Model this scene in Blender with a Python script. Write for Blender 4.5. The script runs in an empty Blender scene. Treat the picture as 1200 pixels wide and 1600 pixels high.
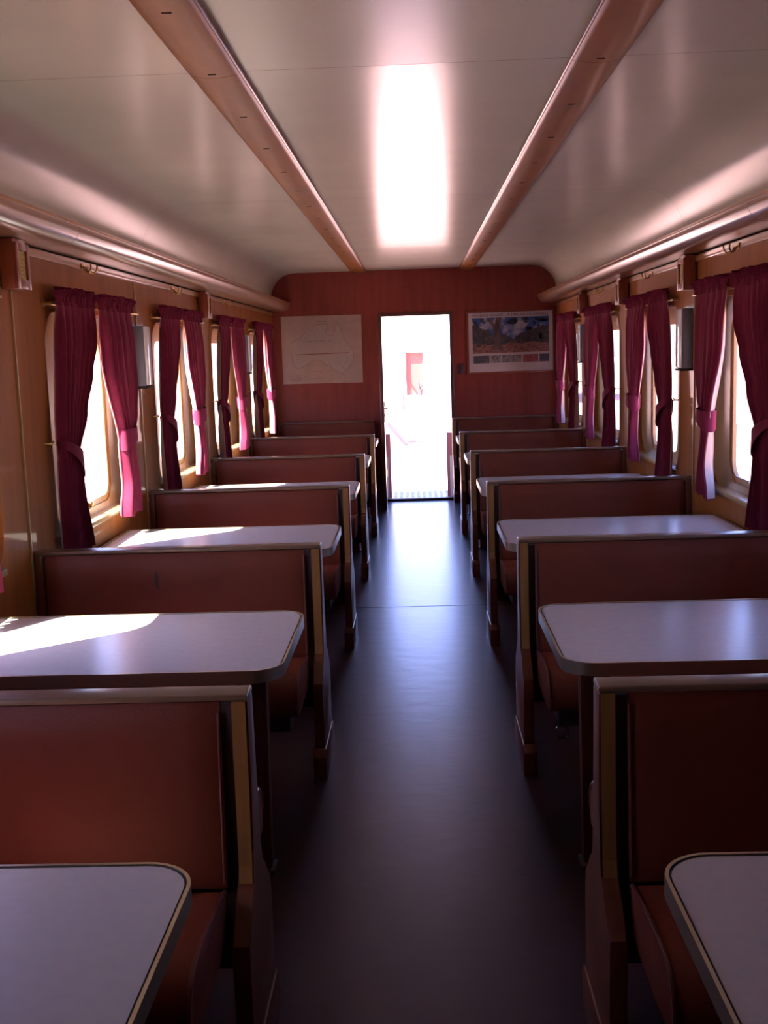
import bpy, bmesh, math, random
from mathutils import Vector, Matrix
random.seed(7)
S = bpy.context.scene
COL = S.collection
PI = math.pi

# ------------------------------------------------------------------ measures
W = 1.40                     # half width of the saloon
YB, YE = -0.9, 10.89         # rear and far end walls
H = 2.285                    # ceiling
B1, PITCH = 3.865, 1.7087    # bench row and spacing
def bench_y(n): return B1 + (n - 1) * PITCH
def bay_y(n): return B1 + (n - 0.5) * PITCH - PITCH      # bay n lies between bench n-1 and bench n
# ------------------------------------------------------------------ helpers
MATS = {}
def material(name):
    m = bpy.data.materials.new(name); m.use_nodes = True
    nt = m.node_tree
    for n in list(nt.nodes): nt.nodes.remove(n)
    out = nt.nodes.new('ShaderNodeOutputMaterial')
    MATS[name] = m
    return m, nt, out
def principled(nt, col=(.5, .5, .5), rough=.5, metal=0., coat=0., coat_rough=.1, ior=1.5, spec=.5):
    b = nt.nodes.new('ShaderNodeBsdfPrincipled')
    b.inputs['Base Color'].default_value = (*col, 1)
    b.inputs['Roughness'].default_value = rough
    b.inputs['Metallic'].default_value = metal
    b.inputs['Coat Weight'].default_value = coat
    b.inputs['Coat Roughness'].default_value = coat_rough
    b.inputs['IOR'].default_value = ior
    b.inputs['Specular IOR Level'].default_value = spec
    return b
def simple(name, col, rough=.5, metal=0., coat=0., coat_rough=.1, vary=.12, scale=(6, 6, 6), bump=0., bscale=60, detail=4, ior=1.5, bvec=None, spec=.5, stint=None):
    """principled with a noise tint and an optional fine bump"""
    m, nt, out = material(name)
    b = principled(nt, col, rough, metal, coat, coat_rough, ior, spec)
    if stint: b.inputs['Specular Tint'].default_value = (*stint, 1)
    tc = nt.nodes.new('ShaderNodeTexCoord')
    mp = nt.nodes.new('ShaderNodeMapping'); mp.inputs['Scale'].default_value = scale
    nt.links.new(tc.outputs['Object'], mp.inputs['Vector'])
    nz = nt.nodes.new('ShaderNodeTexNoise'); nz.inputs['Scale'].default_value = 1.0; nz.inputs['Detail'].default_value = detail
    nt.links.new(mp.outputs['Vector'], nz.inputs['Vector'])
    rp = nt.nodes.new('ShaderNodeValToRGB')
    rp.color_ramp.elements[0].position = .3; rp.color_ramp.elements[1].position = .7
    rp.color_ramp.elements[0].color = (*[c * (1 - vary) for c in col], 1)
    rp.color_ramp.elements[1].color = (*[min(1, c * (1 + vary)) for c in col], 1)
    nt.links.new(nz.outputs['Fac'], rp.inputs['Fac'])
    nt.links.new(rp.outputs['Color'], b.inputs['Base Color'])
    if bump > 0:
        n2 = nt.nodes.new('ShaderNodeTexNoise'); n2.inputs['Scale'].default_value = bscale; n2.inputs['Detail'].default_value = 3
        if bvec:
            m2 = nt.nodes.new('ShaderNodeMapping'); m2.inputs['Scale'].default_value = bvec
            nt.links.new(tc.outputs['Object'], m2.inputs['Vector']); nt.links.new(m2.outputs['Vector'], n2.inputs['Vector'])
        else:
            nt.links.new(tc.outputs['Object'], n2.inputs['Vector'])
        bp = nt.nodes.new('ShaderNodeBump'); bp.inputs['Strength'].default_value = bump; bp.inputs['Distance'].default_value = .01
        nt.links.new(n2.outputs['Fac'], bp.inputs['Height']); nt.links.new(bp.outputs['Normal'], b.inputs['Normal'])
    nt.links.new(b.outputs['BSDF'], out.inputs['Surface'])
    return m
def fabric(name, col, trans, rough=.85, vary=.15):
    m, nt, out = material(name)
    b = principled(nt, col, rough); b.inputs['Specular IOR Level'].default_value = .2
    b.inputs['Sheen Weight'].default_value = .25; b.inputs['Sheen Tint'].default_value = (*[min(1, c * 1.6 + .05) for c in col], 1)
    tc = nt.nodes.new('ShaderNodeTexCoord'); mp = nt.nodes.new('ShaderNodeMapping')
    mp.inputs['Scale'].default_value = (60, 60, 9)
    nt.links.new(tc.outputs['Object'], mp.inputs['Vector'])
    nz = nt.nodes.new('ShaderNodeTexNoise'); nz.inputs['Scale'].default_value = 1; nz.inputs['Detail'].default_value = 3
    nt.links.new(mp.outputs['Vector'], nz.inputs['Vector'])
    rp = nt.nodes.new('ShaderNodeValToRGB')
    rp.color_ramp.elements[0].position = .3; rp.color_ramp.elements[1].position = .72
    rp.color_ramp.elements[0].color = (*[c * (1 - vary) for c in col], 1)
    rp.color_ramp.elements[1].color = (*[min(1, c * (1 + vary)) for c in col], 1)
    nt.links.new(nz.outputs['Fac'], rp.inputs['Fac']); nt.links.new(rp.outputs['Color'], b.inputs['Base Color'])
    t = nt.nodes.new('ShaderNodeBsdfTranslucent')
    nt.links.new(rp.outputs['Color'], t.inputs['Color'])
    mx = nt.nodes.new('ShaderNodeMixShader'); mx.inputs['Fac'].default_value = trans
    nt.links.new(b.outputs['BSDF'], mx.inputs[1]); nt.links.new(t.outputs['BSDF'], mx.inputs[2])
    nt.links.new(mx.outputs['Shader'], out.inputs['Surface'])
    return m

simple('wall_wood', (.27, .088, .014), .6, spec=.25, coat=.22, coat_rough=.06, vary=.16, scale=(14, 14, 1.2))
simple('end_wood', (.235, .042, .030), .5, spec=.25, coat=.06, coat_rough=.3, vary=.12, scale=(20, 20, 2))
simple('trim_wood', (.36, .16, .045), .32, coat=.5, coat_rough=.15, vary=.18, scale=(20, 5, 20))
simple('strip_wood', (.27, .10, .018), .36, spec=.28, coat=.10, coat_rough=.15, vary=.14, scale=(20, 3, 20))
simple('duct_wood', (.30, .165, .095), .28, coat=.7, coat_rough=.14, vary=.12, scale=(10, 2, 10))
simple('ceiling_panel', (.57, .56, .47), .225, coat=.0, ior=1.42, vary=.03, scale=(3, 3, 3), bump=.012, bscale=1, bvec=(6, 220, 6))
simple('gap_dark', (.015, .010, .008), .8)
simple('floor_lino', (.045, .026, .030), .28, vary=.30, scale=(3, 2, 3), stint=(.55, .50, 1), bump=.08, bscale=1, bvec=(9, 14, 9), detail=6)
simple('leather', (.155, .034, .0145), .48, spec=.22, vary=.10, scale=(5, 5, 5), bump=.10, bscale=260)
simple('piping', (.13, .035, .024), .40)
simple('bench_wood', (.115, .028, .010), .45, spec=.35, coat=.15, coat_rough=.18, vary=.2, scale=(25, 25, 2.5))
simple('bench_edge', (.27, .125, .030), .36, coat=.35, coat_rough=.18, vary=.2, scale=(25, 25, 3))
simple('rail_wood', (.17, .10, .055), .36, coat=.3, coat_rough=.2, vary=.2, scale=(4, 25, 25))
simple('dark_wood', (.045, .016, .010), .5)
simple('laminate', (.54, .50, .455), .24, vary=.03, scale=(40, 40, 40), bump=.012, bscale=90)
simple('edge_metal', (.62, .55, .40), .30, metal=1.0, vary=.06)
simple('chrome', (.75, .73, .70), .18, metal=1.0, vary=.03)
simple('brass', (.55, .36, .14), .28, metal=1.0, vary=.1)
fabric('curtain_cloth', (.160, .014, .040), .10)
fabric('lining_cloth', (.66, .50, .42), .34, vary=.05)
simple('frame_wood', (.36, .22, .085), .36, coat=.3, coat_rough=.2, vary=.15, scale=(20, 20, 4))
simple('grey_enamel', (.17, .18, .21), .32, vary=.03)
simple('white_diffuser', (.80, .80, .80), .12, vary=.02)
simple('speaker_wood', (.22, .045, .018), .4, coat=.4, coat_rough=.15, vary=.1)
simple('grille_cloth', (.42, .34, .12), .9, vary=.65, scale=(160, 160, 160), detail=1)
simple('jamb_wood', (.11, .030, .022), .35, coat=.5, coat_rough=.15, vary=.15, scale=(20, 20, 2))
simple('map_paper', (.40, .29, .265), .55, vary=.04, scale=(5, 5, 5))
simple('map_ink', (.27, .18, .17), .7)
simple('map_pink', (.41, .265, .235), .65, vary=.08, scale=(8, 8, 8))
simple('map_red', (.20, .05, .05), .7)
simple('poster_paper', (.50, .44, .45), .5, vary=.02)
simple('poster_ink', (.05, .03, .05), .6)
simple('poster_trunk', (.10, .065, .06), .5, vary=.5, scale=(30, 30, 8))
simple('poster_hill', (.055, .045, .050), .5, vary=.6, scale=(30, 30, 30))
simple('poster_leaf', (.03, .035, .045), .5, vary=.6, scale=(60, 60, 60))
simple('poster_earth', (.22, .10, .085), .5, vary=.6, scale=(25, 25, 80))
simple('thumb_red', (.26, .07, .08), .5, vary=.5, scale=(60, 60, 120))
simple('thumb_grey', (.20, .18, .19), .5, vary=.8, scale=(70, 70, 90))
simple('thumb_dark', (.06, .055, .08), .5, vary=.8, scale=(70, 70, 90))
simple('plate_dark', (.07, .02, .03), .4)
simple('strap', (.02, .012, .010), .6)
simple('deck_plate', (.42, .43, .45), .35, metal=.6, vary=.15, scale=(30, 30, 30))
simple('screen_red', (.20, .035, .04), .45)
simple('screen_green', (.20, .26, .22), .45)
simple('red_earth', (.53, .31, .25), .9, vary=.15, scale=(.6, .6, .6))
simple('white_wall', (.82, .80, .78), .7, vary=.03)
simple('salmon_door', (.13, .040, .027), .5, vary=.05)
simple('salmon_side', (.11, .024, .02), .5, vary=.05)
simple('pink_paint', (.50, .07, .12), .4)
simple('iron', (.05, .03, .035), .6)
# poster sky: blue with cloud patches (printed picture)
m, nt, out = material('poster_sky')
b = principled(nt, (.2, .3, .5), .4)
tc = nt.nodes.new('ShaderNodeTexCoord'); nz = nt.nodes.new('ShaderNodeTexNoise')
nz.inputs['Scale'].default_value = 7; nz.inputs['Detail'].default_value = 3
nt.links.new(tc.outputs['Object'], nz.inputs['Vector'])
rp = nt.nodes.new('ShaderNodeValToRGB')
rp.color_ramp.elements[0].position = .45; rp.color_ramp.elements[0].color = (.03, .09, .30, 1)
rp.color_ramp.elements[1].position = .58; rp.color_ramp.elements[1].color = (.42, .38, .44, 1)
nt.links.new(nz.outputs['Fac'], rp.inputs['Fac']); nt.links.new(rp.outputs['Color'], b.inputs['Base Color'])
nt.links.new(b.outputs['BSDF'], out.inputs['Surface'])
# window glass: clear with a Fresnel sheen
m, nt, out = material('window_glass')
tr = nt.nodes.new('ShaderNodeBsdfTransparent'); gl = nt.nodes.new('ShaderNodeBsdfGlossy'); gl.inputs['Roughness'].default_value = .02
lw = nt.nodes.new('ShaderNodeLayerWeight'); lw.inputs['Blend'].default_value = .5
pw = nt.nodes.new('ShaderNodeMath'); pw.operation = 'POWER'; pw.inputs[1].default_value = 5
nt.links.new(lw.outputs['Facing'], pw.inputs[0])
fr = nt.nodes.new('ShaderNodeMath'); fr.operation = 'MULTIPLY_ADD'; fr.inputs[1].default_value = .93; fr.inputs[2].default_value = .05
nt.links.new(pw.outputs[0], fr.inputs[0])
mx = nt.nodes.new('ShaderNodeMixShader')
nt.links.new(fr.outputs[0], mx.inputs['Fac']); nt.links.new(tr.outputs['BSDF'], mx.inputs[1]); nt.links.new(gl.outputs['BSDF'], mx.inputs[2])
nt.links.new(mx.outputs['Shader'], out.inputs['Surface'])

def tag(o, label=None, cat=None, group=None, kind=None):
    if label: o['label'] = label
    if cat: o['category'] = cat
    if group: o['group'] = group
    if kind: o['kind'] = kind
    return o
def empty(name, loc=(0, 0, 0), rotz=0.):
    o = bpy.data.objects.new(name, None); COL.objects.link(o)
    o.location = loc; o.rotation_euler = (0, 0, rotz); o.empty_display_size = .1
    return o
def obj(name, bm, mat, parent=None, smooth=None, loc=None):
    bmesh.ops.recalc_face_normals(bm, faces=bm.faces[:])
    me = bpy.data.meshes.new(name); bm.to_mesh(me); bm.free()
    if smooth is not None:
        for p in me.polygons: p.use_smooth = True
        me.set_sharp_from_angle(angle=math.radians(smooth))
    mats = mat if isinstance(mat, (list, tuple)) else [mat]
    for k in mats: me.materials.append(MATS[k])
    o = bpy.data.objects.new(name, me); COL.objects.link(o)
    if parent is not None: o.parent = parent
    if loc is not None: o.location = loc
    return o
def children(o): return [c for c in bpy.data.objects if c.parent == o]
def copy_tree(o, parent=None):
    c = o.copy(); COL.objects.link(c)
    if parent is not None: c.parent = parent
    for ch in children(o): copy_tree(ch, c)
    return c
def add_box(bm, x0, x1, y0, y1, z0, z1, bevel=0., seg=2, mi=0):
    x0, x1 = sorted((x0, x1)); y0, y1 = sorted((y0, y1)); z0, z1 = sorted((z0, z1))
    vs = [bm.verts.new(p) for p in ((x0,y0,z0),(x1,y0,z0),(x1,y1,z0),(x0,y1,z0),(x0,y0,z1),(x1,y0,z1),(x1,y1,z1),(x0,y1,z1))]
    fs = [bm.faces.new([vs[i] for i in f]) for f in ((3,2,1,0),(4,5,6,7),(0,1,5,4),(1,2,6,5),(2,3,7,6),(3,0,4,7))]
    for f in fs: f.material_index = mi
    if bevel > 0:
        es = list({e for f in fs for e in f.edges})
        bmesh.ops.bevel(bm, geom=es, offset=bevel, segments=seg, profile=.5, affect='EDGES')
def box(name, x0, x1, y0, y1, z0, z1, mat, parent=None, bevel=0., seg=2):
    bm = bmesh.new(); add_box(bm, x0, x1, y0, y1, z0, z1, bevel, seg)
    return obj(name, bm, mat, parent, 40 if bevel else None)
def add_prism(bm, pts, axis, a0, a1, bevel=0., seg=2):
    """closed outline extruded along axis; pts are the other two coordinates in xyz order"""
    def P(u, v, a): return {'x': (a, u, v), 'y': (u, a, v), 'z': (u, v, a)}[axis]
    v0 = [bm.verts.new(P(u, v, a0)) for u, v in pts]; v1 = [bm.verts.new(P(u, v, a1)) for u, v in pts]
    n = len(pts); fs = [bm.faces.new(v0), bm.faces.new(v1[::-1])]
    for i in range(n):
        fs.append(bm.faces.new((v0[i], v0[(i+1) % n], v1[(i+1) % n], v1[i])))
    if bevel > 0:
        es = list(set(fs[0].edges) | set(fs[1].edges))
        bmesh.ops.bevel(bm, geom=es, offset=bevel, segments=seg, profile=.5, affect='EDGES')
def add_tube(bm, path, r, seg=10, closed=False, caps=True):
    pts = [Vector(p) for p in path]; n = len(pts); rings = []
    up0 = None
    for i, p in enumerate(pts):
        a = pts[(i-1) % n] if (closed or i > 0) else p
        c = pts[(i+1) % n] if (closed or i < n-1) else p
        d = (c - a).normalized()
        ref = Vector((0, 0, 1)) if abs(d.z) < .9 else Vector((1, 0, 0))
        if up0 is not None: ref = up0
        u = (ref - d * ref.dot(d))
        if u.length < 1e-4: u = Vector((1, 0, 0)) - d * d.x
        u.normalize(); up0 = u
        w = d.cross(u); rr = r[i] if isinstance(r, (list, tuple)) else r
        rings.append([bm.verts.new(p + u * (rr * math.cos(2*PI*k/seg)) + w * (rr * math.sin(2*PI*k/seg))) for k in range(seg)])
    for i in range(n if closed else n-1):
        A, B = rings[i], rings[(i+1) % n]
        for k in range(seg): bm.faces.new((A[k], A[(k+1) % seg], B[(k+1) % seg], B[k]))
    if caps and not closed:
        bm.faces.new(rings[0][::-1]); bm.faces.new(rings[-1])
def rrect(hw, z0, z1, r, n=8, yc=0.):
    """rounded rectangle outline (y, z), counter-clockwise from the lower right corner"""
    out = []
    for cy, cz, a0 in ((hw-r, z0+r, -90), (hw-r, z1-r, 0), (-hw+r, z1-r, 90), (-hw+r, z0+r, 180)):
        for k in range(n+1):
            a = math.radians(a0 + 90*k/n); out.append((yc+cy+r*math.cos(a), cz+r*math.sin(a)))
    return out
def add_ring(bm, inner, outer, x0, x1):
    """flat ring between two outlines with equal counts, from x0 to x1 thick"""
    n = len(inner)
    q = [[bm.verts.new((x, y, z)) for y, z in L] for x in (x0, x1) for L in (inner, outer)]
    i0, o0, i1, o1 = q
    for k in range(n):
        j = (k+1) % n
        bm.faces.new((i0[k], i0[j], o0[j], o0[k])); bm.faces.new((i1[k], o1[k], o1[j], i1[j]))
        bm.faces.new((i0[k], i1[k], i1[j], i0[j])); bm.faces.new((o0[k], o0[j], o1[j], o1[k]))
def add_blade(bm, pts, w, y, up):
    """thin flat ribbon along a 2-D line (x, z) on a plane facing -y"""
    for (a, b) in zip(pts, pts[1:]):
        d = Vector((b[0]-a[0], b[1]-a[1])); 
        if d.length < 1e-6: continue
        nrm = Vector((-d.y, d.x)).normalized() * w / 2
        vs = [bm.verts.new((p[0]+s*nrm.x, y, p[1]+s*nrm.y)) for p, s in ((a, 1), (b, 1), (b, -1), (a, -1))]
        bm.faces.new(vs)

# ------------------------------------------------------------------ setting: floor, walls, ceiling
SEAM = 6.29
bm = bmesh.new()
add_box(bm, -W-.08, W+.08, YB-.05, SEAM-.002, -.05, 0)
add_box(bm, -W-.08, W+.08, SEAM+.002, YE+.05, -.05, 0)
add_box(bm, -W-.08, W+.08, YB-.05, YE+.05, -.09, -.0505)
tag(obj('floor', bm, 'floor_lino'), kind='structure')
tag(box('trim_1', -W, W, SEAM-.0018, SEAM+.0018, -.03, .0008, 'gap_dark'), kind='structure')

WIN = [(n, bay_y(n)-(.10 if n == 1 else 0)) for n in range(0, 6)]            # bays 0..5: centres 1.30 ... 9.85
WOFF = .05                  # window centres sit a little beyond the bay centres
HW_HOLE, ZH0, ZH1, RH = .625, .805, 1.695, .14
HWP, ZP0, ZP1, RP = .345, .850, 1.625, .10
def bay_edges(n):
    a = bench_y(n-1); b = bench_y(n)
    return (YB if n == 0 else a), (YE if n == 5 else b)
ZT = 2.40
for s, side in ((-1, 'left'), (1, 'right')):
    bm = bmesh.new()
    for n, yc in WIN:
        y0, y1 = bay_edges(n)
        inner = rrect(HW_HOLE, ZH0, ZH1, RH, 8, yc+WOFF)
        corners = ((y1, 0), (y1, ZT), (y0, ZT), (y0, 0))
        vi = [[bm.verts.new((s*x, y, z)) for y, z in inner] for x in (W, W+.10)]
        vo = [[bm.verts.new((s*x, y, z)) for y, z in corners] for x in (W, W+.10)]
        N = 9
        for q in range(4):
            for L in (0, 1):
                for k in range(8):
                    bm.faces.new((vi[L][q*N+k], vi[L][q*N+k+1], vo[L][q]))
                e = q*N+8; f = ((q+1) % 4)*N
                bm.faces.new((vi[L][e], vi[L][f], vo[L][(q+1) % 4], vo[L][q]))
        for k in range(36):
            j = (k+1) % 36
            bm.faces.new((vi[0][k], vi[0][j], vi[1][j], vi[1][k]))
        for k in range(4):
            j = (k+1) % 4
            bm.faces.new((vo[0][k], vo[0][j], vo[1][j], vo[1][k]))
    bmesh.ops.remove_doubles(bm, verts=bm.verts[:], dist=.0005)
    tag(obj('wall_'+side, bm, 'wall_wood'), kind='structure')
    # windows of this wall
    for n, yc in WIN:
        w = tag(empty('window_%d' % (n + (1 if s < 0 else 7)), (s*W, yc+WOFF, 0)), kind='structure')
        bm = bmesh.new()
        add_ring(bm, rrect(HWP, ZP0, ZP1, RP), rrect(HW_HOLE-.002, ZH0+.002, ZH1-.002, RH), s*.058, s*.090)
        obj('frame', bm, 'frame_wood', w, 35)
        bm = bmesh.new()
        add_ring(bm, rrect(HWP-.028, ZP0+.028, ZP1-.028, RP-.028), rrect(HWP-.001, ZP0+.001, ZP1-.001, RP), s*.066, s*.084)
        obj('sash', bm, 'frame_wood', w, 35)
        bm = bmesh.new(); add_box(bm, s*.073, s*.076, -HWP+.02, HWP-.02, ZP0+.02, ZP1-.02)
        obj('pane', bm, 'window_glass', w)
        bm = bmesh.new(); add_box(bm, s*-.012, s*.062, -HW_HOLE+.02, HW_HOLE-.02, ZH0-.012, ZH0+.012, .004)
        obj('sill', bm, 'frame_wood', w, 40)
        bm = bmesh.new(); add_box(bm, s*.048, s*.066, -.018, .018, ZP0+.006, ZP0+.030, .004)
        obj('latch', bm, 'brass', w, 40)

# trims on the walls: coat rail, battens, skirting
k = 2
for s, side in ((-1, 'left'), (1, 'right')):
    tag(box('baseboard_'+side, s*W, s*(W-.012), YB+.001, YE-.001, .001, .09, 'dark_wood', None, .003), kind='structure')
    tag(box('trim_%d' % k, s*(W-.0003), s*(W-.014), YB+.001, YE-.001, 1.884, 1.916, 'trim_wood', None, .003), kind='structure'); k += 1
    for n in range(0, 5):
        tag(box('trim_%d' % k, s*(W-.0003), s*(W-.006), bench_y(n)-.045, bench_y(n)-.037, .09, 1.883, 'frame_wood'), kind='structure'); k += 1

# end wall with doorway
DX0, DX1, DZ = -.325, .348, 1.835
bm = bmesh.new()
add_box(bm, -W-.07, DX0, YE, YE+.06, 0, ZT); add_box(bm, DX1, W+.07, YE, YE+.06, 0, ZT); add_box(bm, DX0, DX1, YE, YE+.06, DZ, ZT)
tag(obj('wall_front', bm, 'end_wood'), kind='structure')
tag(box('wall_back', -W-.07, W+.07, YB-.06, YB, 0, ZT, 'end_wood'), kind='structure')
for (a, b_, z0, z1) in ((DX0-.035, DX0, 0.001, DZ+.035), (DX1, DX1+.035, .001, DZ+.035), (DX0, DX1, DZ, DZ+.035)):
    tag(box('trim_%d' % k, a, b_, YE-.012, YE+.07, z0, z1, 'jamb_wood', None, .004), kind='structure'); k += 1
tag(box('trim_%d' % k, DX0, DX1, YE-.02, YE+.06, .0005, .022, 'dark_wood', None, .005), kind='structure'); k += 1
d = tag(empty('door_1', (DX0+.012, YE-.016, 0), math.radians(1.2)), kind='structure')    # leaf swung into the saloon
bm = bmesh.new(); add_box(bm, -.034, -.002, -.66, 0, .012, 1.815, .004)
obj('leaf', bm, 'jamb_wood', d, 40)
bm = bmesh.new()
for z in (.905, .965): add_tube(bm, [(-.003, -.60, z), (.030, -.60, z)], .007, 8); add_tube(bm, [(.028, -.60, z), (.034, -.60, z)], [.013, .010], 10)
hd = obj('handle', bm, 'chrome', d, 40)
bm = bmesh.new(); add_box(bm, -.0018, .004, -.625, -.575, .84, 1.03, .002); obj('lock_plate', bm, 'brass', d, 40)
bm = bmesh.new()
for z in (.25, .95, 1.6): add_tube(bm, [(0, .004, z), (0, .004, z+.08)], .006, 8)
obj('hinge', bm, 'brass', d, 40)

# ceiling: panels between seams, slightly bowed, with coves down to the walls
SEAMS = [YB, .55, 3.17, 5.757, 8.57, YE]
RC = .245
def cove(s):
    pts = []
    for q in range(13):
        a = PI/2*q/12
        pts.append((s*(W-RC+RC*math.sin(a)), H-RC+RC*math.cos(a)))
    return pts
bm = bmesh.new()
for y0, y1 in zip(SEAMS, SEAMS[1:]):
    ya, yb_ = y0+.0015, y1-.0015
    secs = [[(-.52, H), (0, H), (.52, H)]]
    for s in (-1, 1):
        secs.append([(s*.52, H), (s*.85, H)] + cove(s) + [(s*W, 1.9)])
    NY = 14
    for sec in secs:
        rows = []
        for j in range(NY+1):
            t = j/NY; y = ya+(yb_-ya)*t; bow = .0075*4*t*(1-t)*(y1-y0)/2.7
            row = []
            for x, z in sec:
                fall = max(0, min(1, (W-.1-abs(x))/.5)) if abs(x) > .6 else 1
                row.append(bm.verts.new((x, y, z+bow*fall)))
            rows.append(row)
        for A, B in zip(rows, rows[1:]):
            for i in range(len(sec)-1): bm.faces.new((A[i], A[i+1], B[i+1], B[i]))
tag(obj('ceiling', bm, 'ceiling_panel', None, 40), kind='structure')
tag(box('roof', -W-.07, W+.07, YB-.06, YE+.06, ZT, ZT+.05, 'dark_wood'), kind='structure')
bm = bmesh.new()
for y in SEAMS[1:-1]: add_box(bm, -1.16, 1.16, y-.004, y+.004, H+.004, H+.012)
tag(obj('trim_%d' % k, bm, 'gap_dark'), kind='structure'); k += 1
# two long bowed cover strips on the ceiling
for s in (-1, 1):
    cs = [YB, .55, 3.14, 5.757, YE]
    bm = bmesh.new()
    for y0, y1 in zip(cs, cs[1:]):
        prof = [(s*.457, H-.0005), (s*.457, H-.012), (s*.463, H-.016)]
        for q in range(1, 12):
            t = q/12; prof.append((s*(.463+.135*t), H-.016-.007*math.sin(PI*t)))
        prof += [(s*.598, H-.010), (s*.598, H-.0005)]
        add_prism(bm, prof, 'y', y0+.0012, y1-.0012)
    tag(obj('trim_%d' % k, bm, 'strip_wood', None, 35), kind='structure'); k += 1
    bm = bmesh.new(); add_tube(bm, [(s*.4545, YB+.002, H-.010), (s*.4545, YE-.002, H-.010)], .0045, 8)
    tag(obj('trim_%d' % k, bm, 'jamb_wood', None, 40), kind='structure'); k += 1
    bm = bmesh.new()
    y = .9
    while y < YE-.5:
        add_box(bm, s*.517, s*.539, y-.003, y+.003, H-.0245, H-.021); y += .55
    tag(obj('trim_%d' % k, bm, 'gap_dark'), kind='structure'); k += 1
# rounded ducts along the tops of both walls
for s in (-1, 1):
    bm = bmesh.new(); ys = [YB+.001, .70, 4.08, 7.52, YE-.001]
    for y0, y1 in zip(ys, ys[1:]):
        prof = [(s*(W-.0005), 1.922), (s*1.285, 1.922)]
        for q in range(1, 11):
            a = PI/2*q/10; prof.append((s*(1.285-.067*math.sin(a)), 1.984-.062*math.cos(a)))
        prof += [(s*1.218, 1.990), (s*(W-.0005), 2.035)]
        add_prism(bm, prof, 'y', y0+.0025, y1-.0025)
    tag(obj('trim_%d' % k, bm, 'duct_wood', None, 35), kind='structure'); k += 1
    bm = bmesh.new(); add_box(bm, s*1.214, s*1.236, YB+.002, YE-.002, 1.989, 2.003, .003)
    tag(obj('trim_%d' % k, bm, 'trim_wood', None, 40), kind='structure'); k += 1
    bm = bmesh.new()
    for y in ys[1:-1]: 
        prof = [(s*(W-.001), 1.9235), (s*1.285, 1.9235)]
        for q in range(1, 11):
            a = PI/2*q/10; prof.append((s*(1.285-.0655*math.sin(a)), 1.984-.0605*math.cos(a)))
        prof += [(s*1.2195, 1.988), (s*(W-.001), 2.03)]
        add_prism(bm, prof, 'y', y-.0024, y+.0024)
    tag(obj('trim_%d' % k, bm, 'gap_dark'), kind='structure'); k += 1

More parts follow.
